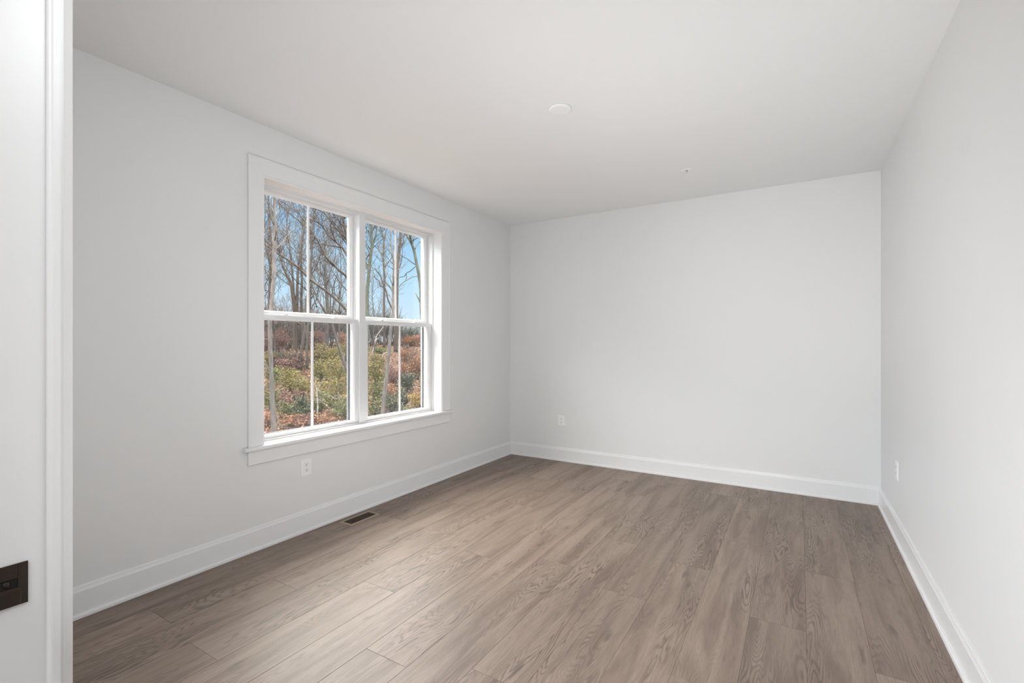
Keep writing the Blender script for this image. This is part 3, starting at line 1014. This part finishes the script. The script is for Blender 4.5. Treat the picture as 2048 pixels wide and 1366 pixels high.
hero_tree('bare_tree', 'straight dark trunk forking above the diagonal limb', BARK_GREY, (650, 712, 4.4),
          [(654, 660, 3.8), (655, 624, 3.4), (653.5, 590, 3.1), (651, 568, 2.8), (650, 545, 1.9), (650, 515, 1.5), (649, 490, 1.1), (647, 460, 0.7)],
          [[(651, 566, 2.0), (647, 554, 1.7), (642, 547, 1.5), (636, 539, 1.4), (631, 528, 1.3), (627, 518, 1.1), (622, 500, 0.9), (619, 480, 0.6)],
           [(655, 570, 1.7), (657, 557, 1.5), (661, 541, 1.3), (666, 530, 1.1), (670, 515, 0.9), (672, 495, 0.6)],
           [(661, 628, 1.4), (661, 600, 1.2), (660, 585, 1.0), (657, 575, 0.7)],
           [(664, 626, 1.3), (667, 605, 1.1), (669, 580, 0.9), (668, 565, 0.8), (673, 552, 0.5)]], 16, 1.6)
hero_tree('bare_tree', 'pale green trunk beside the mullion in the farther window half', BARK_GREEN, (732, 760, 5),
          [(733, 690, 4.2), (734, 633, 4.0), (734, 596, 3.9), (735.5, 572, 3.7), (738, 545, 3.5), (741, 515, 3.2), (744, 491, 3.0), (743, 469, 2.6), (742.5, 447, 2.3), (741, 410, 1.6), (740, 380, 1)],
          [[(745, 490, 2.0), (748, 482, 1.7), (751, 472, 1.5), (754, 455, 1.2), (756, 430, 0.8)], [(737, 545, 1.6), (734, 533, 1.4), (731, 520, 1.2), (730, 500, 0.8)],
           [(737, 567, 1.4), (742, 560, 1.2), (746, 550, 1.0), (748, 538, 0.7)], [(747, 490, 1.2), (755, 497, 1.0), (762, 508, 0.9), (770, 520, 0.8), (777, 533, 0.5)],
           [(742, 500, 1.0), (738, 510, 0.9), (733, 517, 0.7)]], 17, 1.2)
hero_tree('bare_tree', 'thin dark forked trunk between the pale green trunk and the farther muntin', BARK_BROWN, (768, 695, 2.8),
          [(768.5, 650, 2.4), (768, 596, 2.3), (769, 556, 2.2), (767.5, 535, 2.1), (766.7, 506, 1.9), (768, 484, 1.6), (765, 469, 1.2), (761.6, 454, 1.0), (759, 425, 0.6)],
          [[(786, 622, 1.8), (780, 608, 1.8), (775.5, 598, 1.8), (773, 585, 1.7), (768.5, 572, 1.7), (764, 560, 1.4), (760, 550, 1.2), (754, 543, 1.0), (748, 535, 0.7)],
           [(768, 484, 1.2), (771, 470, 1.0), (774, 457, 0.8), (777, 435, 0.5)], [(768, 560, 1.2), (775, 570, 1.1), (782, 578, 0.9), (786, 588, 0.6)],
           [(766, 574, 1.1), (760, 571, 1.0), (758, 562, 0.9), (752, 557, 0.8), (747, 552, 0.6)],
           [(767, 512, 1.0), (760, 503, 0.9), (755, 492, 0.8), (751, 490, 0.6)], [(768, 535, 1.0), (778, 523, 0.9), (786, 512, 0.7)]], 18, 1.2)
hero_tree('bare_tree', 'grey trunk leaning up from the bottom of the farther lower sash', BARK_PALE, (763.5, 842, 4.4),
          [(765, 829, 4.2), (769, 787, 4.0), (774, 743, 3.7), (778, 699, 3.4), (782, 655, 3.2), (786, 630, 3.1), (786.6, 596, 3.0), (787, 556, 2.8), (788, 535, 2.6), (786.5, 513, 2.2), (783, 495, 1.8), (781, 458, 1.4), (780, 420, 0.9)],
          [[(788, 540, 1.7), (791, 520, 1.5), (790, 490, 1.2), (789, 460, 0.9)], [(786, 555, 1.0), (780, 549, 0.9), (775, 545, 0.8), (770, 540, 0.6)],
           [(787, 515, 1.2), (782, 508, 1.0), (776, 500, 0.9), (770, 494, 0.6)], [(787, 580, 1.0), (781, 574, 0.9), (774, 565, 0.7)]], 19, 0.8)
hero_tree('bare_tree', 'thick brown trunk hidden low down behind the farther muntin', BARK_BROWN, (791, 704, 4.6),
          [(792, 660, 4.0), (793, 610, 3.8), (794, 560, 3.6), (795.5, 530, 3.5), (797.5, 506, 3.3), (800, 484, 3.0), (801, 465, 2.6), (803, 430, 1.8), (805, 400, 1.0)],
          [[(800, 498, 1.4), (805, 490, 1.2), (808, 475, 1.0), (811, 455, 0.7)], [(796, 540, 1.1), (801, 530, 1.0), (804, 515, 0.8), (806, 500, 0.5)]], 20, 1.0)
hero_tree('bare_tree', 'mossy green trunk curving near the far side of the farther upper sash', BARK_GREEN, (850, 832, 5),
          [(847, 720, 4.2), (845, 660, 3.9), (844, 639, 3.8), (842.6, 612, 3.7), (841.8, 580, 3.6), (838, 552, 3.4), (835, 535, 3.3), (830.4, 513, 3.1), (827, 497, 2.9), (820, 481, 2.6), (810, 466, 1.9), (800, 450, 1.4), (792, 425, 0.8)],
          [[(824, 488, 2.4), (822, 480, 2.4), (820, 471, 2.3), (818, 455, 1.8), (815, 430, 1.0)], [(830, 498, 1.4), (834, 490, 1.2), (838, 485, 1.0), (846, 480, 0.8)],
           [(840, 604, 1.8), (837, 597, 1.6), (834, 591, 1.3), (831.5, 586, 0.9)], [(832, 530, 1.2), (824, 525, 1.1), (815, 518, 1.0), (805.5, 513, 0.9), (799, 507, 0.7)],
           [(837, 552, 0.9), (830, 553, 0.9), (823, 554.5, 0.9), (814, 560, 1.0), (807, 564, 1.0), (800, 571, 0.9), (794, 578, 0.8)],
           [(834, 530, 0.9), (822, 541, 0.9), (813, 546, 0.9), (809, 552, 0.9), (802, 554, 0.8), (795, 556, 0.7)], [(812.5, 546, 0.6), (813, 556, 0.6), (811, 561, 0.5)]], 21, 0.45)


def sapling(label, bark, base, limbs, seed, d_off=0.0, twigs=3):
    rng = random.Random(seed)
    d = hit(base[0], base[1]) + d_off
    rp = at(base[0], base[1], d); rp.z = min(rp.z, ground_z(rp.x, rp.y) - 0.03)
    root = empty('bare_sapling', rp)
    tag(root, label, 'sapling')
    for i, lp in enumerate(limbs):
        mb_ = MB(rp)
        n_ = len(lp)
        pts = [at(u, v, d + 0.12 * k) for k, (u, v, _) in enumerate(lp)]
        if i == 0: pts = [rp] + pts; lp = [(0, 0, lp[0][2])] + lp; n_ += 1
        sl = smooth_path(pts, 3)
        rl = []
        for q in range(len(sl)):
            t = q / (len(sl) - 1) * (n_ - 1); k = min(int(t), n_ - 2)
            rl.append(px(lp[k][2] + (lp[k + 1][2] - lp[k][2]) * (t - k), d))
        mb_.tube(sl, rl, 5)
        for _ in range(twigs):
            q = rng.randint(len(sl) // 2, len(sl) - 2)
            grow(mb_, rng, sl[q], ((sl[q + 1] - sl[q]).normalized() * 0.7 + rnd_dir(rng) * 0.6).normalized(), rng.uniform(0.3, 0.7), rl[q] * 0.6, 1)
        mb_.build('stem' if i == 0 else 'branch', bark, root, loc=(0, 0, 0))


sapling('white broken birch stem bending over among orange leaves', BARK_WHITE, (742, 716),
        [[(743, 711, 1.5), (747, 697, 1.4), (750, 685, 1.4), (753, 673, 1.2), (760, 663, 1.0), (767, 653, 0.7)], [(750, 684, 0.9), (754, 678, 0.7), (760, 676, 0.5)]], 31)
sapling('short white bent stem leaning on the grey leaning trunk', BARK_WHITE, (756, 733),
        [[(757, 729, 1.3), (760, 719, 1.3), (764, 712, 1.2), (769, 707, 1.0), (773.5, 704, 0.7)]], 32, 0, 2)
sapling('pale stub stem with drooping twigs in the olive bushes', BARK_WHITE, (634, 838),
        [[(634.5, 830, 1.7), (635.5, 808, 1.6), (634, 790, 1.3), (632.5, 775, 0.9)], [(635, 798, 0.9), (644, 804, 0.8), (653, 812, 0.8), (662, 819, 0.6), (672, 826, 0.4)], [(633, 780, 0.7), (645, 784, 0.6), (660, 792, 0.5), (672, 800, 0.3)]], 33, 0, 4)
sapling('thin green stem beside the foot of the pale slender trunk', BARK_GREEN, (561, 862),
        [[(560, 857, 1.3), (556, 840, 1.2), (551, 822, 1.1), (549, 790, 0.9), (550, 760, 0.6)]], 34)
sapling('dark arching stem at the middle of the nearer lower sash', BARK_BROWN, (623, 712),
        [[(622, 705, 1.1), (620, 690, 1.1), (616, 680, 1.0), (609, 673, 0.8), (603, 671, 0.5)]], 35)

# bushes and leafy saplings on the slope: (u, v of the centre, half width, half height in px, kind, label)
G_NEAR = None


def bush(u, v, hw, hh, kind, label, seed, group=None, density=1.0, name='bush'):
    rng = random.Random(seed)
    hw, hh = hw * 1.6, hh * 1.3
    d = hit(u, v + hh * 0.85)
    rp = at(u, v + hh, d); rp.z = ground_z(rp.x, rp.y) - 0.05
    root = empty(name, rp)
    tag(root, label, 'bush', group)
    W, H = px(hw, d) , px(hh, d) * 2
    c_ = at(u, v, d)
    H = max(H, 0.35)
    # stems
    mb_ = MB(rp)
    n_st = 11
    blobs = []
    for k in range(n_st):
        a_ = rng.uniform(0, 2 * math.pi)
        tip = Vector((math.cos(a_) * W * rng.uniform(0.2, 0.85), math.sin(a_) * W * rng.uniform(0.2, 0.85), H * rng.uniform(0.45, 1.15)))
        mid = Vector((tip.x * 0.35, tip.y * 0.35, tip.z * 0.55))
        mb_.tube([rp, rp + mid, rp + tip], [0.018, 0.011, 0.004], 4)
        grow(mb_, rng, rp + mid, (tip - mid).normalized(), H * 0.5, 0.008, 1)
        blobs.append((tip * 0.95, rng.uniform(0.16, 0.34))); blobs.append((tip.lerp(mid, 0.5), rng.uniform(0.2, 0.38))); blobs.append((mid, rng.uniform(0.25, 0.45)))
    mb_.build('stems', BARK_BROWN, root, loc=(0, 0, 0))
    lv, lf = [], []
    cnt = int(min(5200, max(300, 700 * (W * 2) * H * density)))
    for _ in range(cnt):
        b_, s_ = rng.choice(blobs)
        q = Vector((rng.gauss(0, 0.62), rng.gauss(0, 0.62), rng.gauss(0, 0.62))) * s_
        p = b_ + Vector((q.x * W, q.y * W, q.z * H * 0.6))
        if p.z < 0.02: p.z = rng.uniform(0.02, 0.2)
        leaf_quad(lv, lf, p, rng.uniform(0.055, 0.10) * (1 + d / 90), rng)
    link('foliage', raw_mesh('foliage', lv, lf), LEAF[kind], root)
    return root


BU = [
    (548, 727, 22, 12, 'olive', 'low olive bush left of the pale trunk where the red leaves end'),
    (552, 757, 16, 12, 'green', 'yellowish green bush around the middle of the pale slender trunk'),
    (580, 764, 26, 17, 'olive', 'broad olive green bush in the middle of the nearer lower sash'),
    (608, 781, 18, 14, 'olive', 'olive bush against the near side of the nearer muntin'),
    (545, 800, 18, 15, 'green', 'mid green bush at the lower near edge of the window view'),
    (575, 805, 20, 12, 'red', 'dull red brown bush among green ones in the nearer lower sash'),
    (604, 822, 20, 15, 'holly', 'dark green holly bush low beside the nearer muntin'),
    (577, 823, 18, 11, 'green', 'small light green bush right of the pale trunk base'),
    (540, 845, 15, 11, 'orange', 'orange brown bush at the foot of the pale slender trunk'),
    (585, 847, 26, 9, 'orange', 'low orange bush along the bottom of the nearer sash'),
    (613, 845, 14, 8, 'red', 'low rust red bush at the foot of the nearer muntin'),
    (660, 716, 30, 17, 'olive', 'brownish olive bush below the two grey trunks'),
    (645, 745, 20, 16, 'olive', 'olive bush just right of the nearer muntin'),
    (675, 752, 24, 20, 'olive', 'large olive bush under the leaning grey trunk'),
    (664, 790, 30, 24, 'olive', 'tall yellow olive bush filling the right of the nearer lower sash'),
    (640, 815, 18, 16, 'green', 'grey green bush round the pale stub stem'),
    (685, 822, 22, 18, 'green', 'bright green bush in the lower corner beside the mullion'),
    (697, 812, 9, 14, 'yellow', 'yellow green sprig bush against the screen frame'),
    (650, 838, 24, 8, 'orange', 'low orange patch bush under the olive bushes'),
    (570, 655, 34, 16, 'red', 'red leaved beech sapling high behind the pale trunk'),
    (548, 690, 20, 16, 'red', 'red leaved sapling beside the pale trunk below the check rail'),
    (600, 680, 18, 14, 'red', 'red brown sapling next to the dark arching stem'),
    (605, 725, 22, 12, 'orange', 'bright orange sapling left of the nearer muntin'),
    (575, 735, 22, 10, 'red', 'dull red sapling above the broad olive bush'),
    (632, 690, 14, 14, 'red', 'red brown sapling right of the nearer muntin'),
    (690, 690, 14, 14, 'orange', 'orange sapling behind the leaning grey trunk'),
    (693, 775, 10, 14, 'orange', 'orange sapling against the mullion in the nearer sash'),
    (752, 752, 18, 18, 'olive', 'olive bush left of the grey leaning trunk in the farther sash'),
    (752, 790, 16, 18, 'green', 'mid green bush at the near edge of the farther lower sash'),
    (750, 818, 16, 14, 'green', 'lowest green bush in the corner of the farther lower sash'),
    (783, 812, 18, 16, 'holly', 'dark green bush right of the leaning trunk base'),
    (815, 768, 16, 17, 'holly', 'tall dark green holly in the farther pane'),
    (806, 800, 16, 14, 'holly', 'dark holly behind the yellow bush'),
    (834, 806, 15, 12, 'yellow', 'bright yellow bush in the far bottom corner of the window'),
    (815, 826, 18, 8, 'green', 'low green bush under the yellow bush'),
    (780, 785, 12, 10, 'orange', 'small orange bush beside the grey leaning trunk'),
    (790, 755, 16, 16, 'red', 'red brown bush behind the farther muntin'),
    (836, 740, 16, 18, 'orange', 'orange sapling along the far frame of the farther sash'),
    (820, 715, 20, 10, 'orange', 'rust orange sapling in the middle of the farther pane'),
    (822, 684, 22, 8, 'orange', 'copper coloured sapling up the slope in the farther pane'),
    (760, 702, 18, 5, 'green', 'small green shrub up the slope near the white birch stem'),
    (757, 725, 16, 10, 'olive', 'olive shrub under the white birch stem'),
    (806, 742, 10, 10, 'orange', 'orange shrub above the tall dark holly'),
    (845, 775, 8, 14, 'green', 'narrow green shrub beside the far frame'),
]
for i, (u, v, hw, hh, kind, lb) in enumerate(BU):
    bush(u, v, hw, hh, kind, lb, 100 + i, 'bushes on the wooded slope', 1.5 if kind in ('holly', 'yellow') else 1.0)

def brush(u, v, hw, hh, label, seed, bark, leaves=None):
    """twiggy leafless thicket; v is its foot"""
    rng = random.Random(seed)
    d = hit(u, v)
    rp = at(u, v, d); rp.z = ground_z(rp.x, rp.y) - 0.05
    root = empty('bare_bush', rp)
    tag(root, label, 'bush', 'leafless thickets up the slope')
    W, H = px(hw, d), px(hh, d)
    mb_ = MB(rp)
    tips = []
    for k in range(26):
        a_ = rng.uniform(0, 2 * math.pi); q = W * rng.random() ** 0.6
        foot = rp + Vector((math.cos(a_) * q, math.sin(a_) * q, 0))
        foot.z = ground_z(foot.x, foot.y) - 0.05
        dr = Vector((rng.uniform(-.35, .35), rng.uniform(-.35, .35), 1)).normalized()
        grow(mb_, rng, foot, dr, H * rng.uniform(0.55, 1.0), 0.016 + d * 0.0003, 2, 0.3, 0.007 + d * 0.00012)
        tips.append(foot + dr * H * 0.5)
    mb_.build('stems', bark, root, loc=(0, 0, 0))
    if leaves:
        lv, lf = [], []
        for _ in range(int(500 * max(1, W))):
            p = rng.choice(tips) - rp + Vector((rng.gauss(0, .35) * W * .5, rng.gauss(0, .35) * W * .5, rng.gauss(0, .3) * H))
            if p.z > 0: leaf_quad(lv, lf, p, rng.uniform(0.07, 0.12) * (1 + d / 90), rng)
        link('foliage', raw_mesh('foliage', lv, lf), LEAF[leaves], root)


for i, (u, v, hw, hh, lv_, lb) in enumerate((
        (536, 702, 16, 72, 'red', 'reddish thicket at the near edge beside the pale slender trunk'),
        (560, 705, 18, 78, 'red', 'reddish leafy thicket right of the pale slender trunk'),
        (580, 696, 20, 60, None, 'grey thicket between the pale trunk and the brown trunk cluster'),
        (604, 700, 18, 62, 'red', 'reddish thicket at the foot of the brown trunk cluster'),
        (628, 700, 16, 66, None, 'grey thicket just right of the nearer muntin'),
        (648, 694, 18, 62, None, 'grey thicket round the straight dark forked trunk'),
        (672, 696, 18, 66, None, 'grey thicket behind the leaning grey trunk'),
        (694, 692, 16, 64, None, 'grey thicket next to the mullion'),
        (742, 692, 16, 62, None, 'grey thicket behind the white birch stem'),
        (764, 690, 16, 58, None, 'grey thicket round the thin dark forked trunk'),
        (784, 688, 16, 56, None, 'grey thicket behind the grey leaning trunk'),
        (806, 680, 14, 34, None, 'low grey thicket right of the farther muntin'),
        (828, 678, 14, 30, None, 'low grey thicket left of the mossy curved trunk'),
        (590, 745, 16, 34, 'orange', 'orange twiggy thicket in the middle of the nearer lower sash'),
        (566, 742, 16, 30, 'red', 'dull red twiggy thicket above the olive bushes'),
        (640, 735, 14, 30, 'orange', 'orange twiggy thicket above the tall olive bushes'),
        (830, 745, 14, 34, 'orange', 'orange twiggy thicket along the far frame'),
        (812, 722, 14, 26, 'orange', 'orange twiggy thicket in the farther pane'))):
    brush(u, v, hw, hh, lb, 900 + i, BARK_GREY if i % 3 else BARK_BROWN, lv_)

# fallen leaves: one uncountable carpet
rng = random.Random(77)
lv, lf = [], []
for _ in range(42000):
    ang = rng.uniform(-0.42, 0.42) if rng.random() < 0.3 else rng.uniform(-0.27, 0.27)
    d = 13 + 60 * rng.random() ** 1.6
    r = ray(688 + 0, 700); base_a = math.atan2(r.y, r.x)
    x = CAM.x + math.cos(base_a + ang) * d; y = CAM.y + math.sin(base_a + ang) * d
    leaf_quad(lv, lf, Vector((x, y, ground_z(x, y) + rng.uniform(0.01, 0.06))), rng.uniform(0.07, 0.14) * (1 + d / 60), rng, True)
o = link('fallen_leaves', raw_mesh('fallen_leaves', lv, lf), LEAF['litter'])
tag(o, 'carpet of orange brown fallen leaves on the wooded slope', 'fallen leaves', kind='stuff')

# woods behind: four bare trees, copied over the slope and along its crest
protos = []
for k in range(4):
    rng = random.Random(400 + k)
    Ht = rng.uniform(13, 17)
    tr, br = MB(), MB()
    pts, rad = [Vector((0, 0, -0.3))], [0.125]
    q = Vector((0, 0, 0))
    n_ = 9
    for i in range(n_):
        q = q + Vector((rng.uniform(-0.22, 0.22), rng.uniform(-0.22, 0.22), Ht / n_))
        pts.append(q.copy()); rad.append(0.105 * (1 - (i + 1) / n_) ** 0.8 + 0.010)
    tr.tube(pts, rad, 6)
    for j in range(26):
        t = rng.uniform(0.18, 1.0) ** 0.8
        i = min(int(t * (len(pts) - 1)), len(pts) - 2)
        p = pts[i].lerp(pts[i + 1], rng.random())
        a_ = rng.uniform(0, 2 * math.pi)
        dr = Vector((math.cos(a_) * 0.75, math.sin(a_) * 0.75, rng.uniform(0.35, 1.0))).normalized()
        grow(br, rng, p, dr, (1.05 - t) * 5.2 + 1.2, rad[i] * 0.42, 2, 0.3, 0.010)
    tm, bm_ = tr.mesh('trunk'), br.mesh('branches')
    protos.append((tm, bm_))
tm_mats = [BARK_GREY, BARK_FAR, BARK_BROWN]
for tm, bm_ in protos:
    tm.materials.append(BARK_GREY); bm_.materials.append(BARK_FAR)


def wood_tree(x, y, rz, sc, k, label, group, name='bare_tree'):
    root = empty(name, (x, y, ground_z(x, y)))
    root.rotation_euler = (0, 0, rz); root.scale = (sc, sc, sc)
    tag(root, label, 'tree', group)
    for nm, m_ in (('trunk', protos[k][0]), ('branches', protos[k][1])):
        o_ = bpy.data.objects.new(nm, m_); COL.objects.link(o_); o_.parent = root


rng = random.Random(9)
base_a = math.atan2(ray(688, 700).y, ray(688, 700).x)
n_mid = 0
for i in range(10):
    u = 500 + (i + rng.random()) * 365 / 10
    if u > 775: continue
    d = rng.uniform(32, 58)
    p = at(u, 690, d)
    wood_tree(p.x, p.y, rng.uniform(0, 6.28), rng.uniform(0.7, 1.05) * (0.8 if u > 700 else 1), rng.randrange(4),
              'bare grey tree standing among others up the slope behind the nearer trunks', 'bare trees up the slope')
for i in range(40):
    u = 490 + (i + rng.random()) * 380 / 40
    d = rng.uniform(66, 95)
    p = at(u, 690, d)
    wood_tree(p.x, p.y, rng.uniform(0, 6.28), rng.uniform(0.30, 0.50) * (0.62 if u > 715 else 1.0), rng.randrange(4),
              'small hazy grey tree in the row along the crest of the slope', 'trees along the crest')


for u, d in ((330, 40), (385, 52), (410, 34), (445, 60), (470, 44), (905, 56), (950, 40), (1010, 52)):
    p = at(u, 690, d)
    wood_tree(p.x, p.y, u, 0.9, u % 4, 'bare grey tree on the slope out past the sides of the window view', 'bare trees past the window edges')
for i in range(22):
    u = 300 + i * 16 if i < 11 else 880 + (i - 11) * 18
    p = at(u, 690, 70 + (i * 37) % 23)
    wood_tree(p.x, p.y, i, 0.38, i % 4, 'small hazy grey tree on the crest out past the sides of the window view', 'crest trees past the window edges')


def conifer(u, d, h, seed, label):
    rng = random.Random(seed)
    p = at(u, 690, d); p.z = ground_z(p.x, p.y)
    root = empty('evergreen_tree', p)
    tag(root, label, 'tree', 'evergreens on the crest')
    mb_ = MB(p); mb_.tube([p, p + Vector((0, 0, h * 0.95))], [0.09, 0.02], 5); mb_.build('trunk', BARK_FAR, root, loc=(0, 0, 0))
    lv, lf = [], []
    for _ in range(420):
        t = rng.random()
        r_ = (1 - t * 0.75) * h * 0.42 * rng.random() ** 0.5
        a_ = rng.uniform(0, 6.28)
        leaf_quad(lv, lf, Vector((math.cos(a_) * r_, math.sin(a_) * r_, h * (0.08 + 0.92 * t) + rng.uniform(-.2, .2))), rng.uniform(0.12, 0.24), rng)
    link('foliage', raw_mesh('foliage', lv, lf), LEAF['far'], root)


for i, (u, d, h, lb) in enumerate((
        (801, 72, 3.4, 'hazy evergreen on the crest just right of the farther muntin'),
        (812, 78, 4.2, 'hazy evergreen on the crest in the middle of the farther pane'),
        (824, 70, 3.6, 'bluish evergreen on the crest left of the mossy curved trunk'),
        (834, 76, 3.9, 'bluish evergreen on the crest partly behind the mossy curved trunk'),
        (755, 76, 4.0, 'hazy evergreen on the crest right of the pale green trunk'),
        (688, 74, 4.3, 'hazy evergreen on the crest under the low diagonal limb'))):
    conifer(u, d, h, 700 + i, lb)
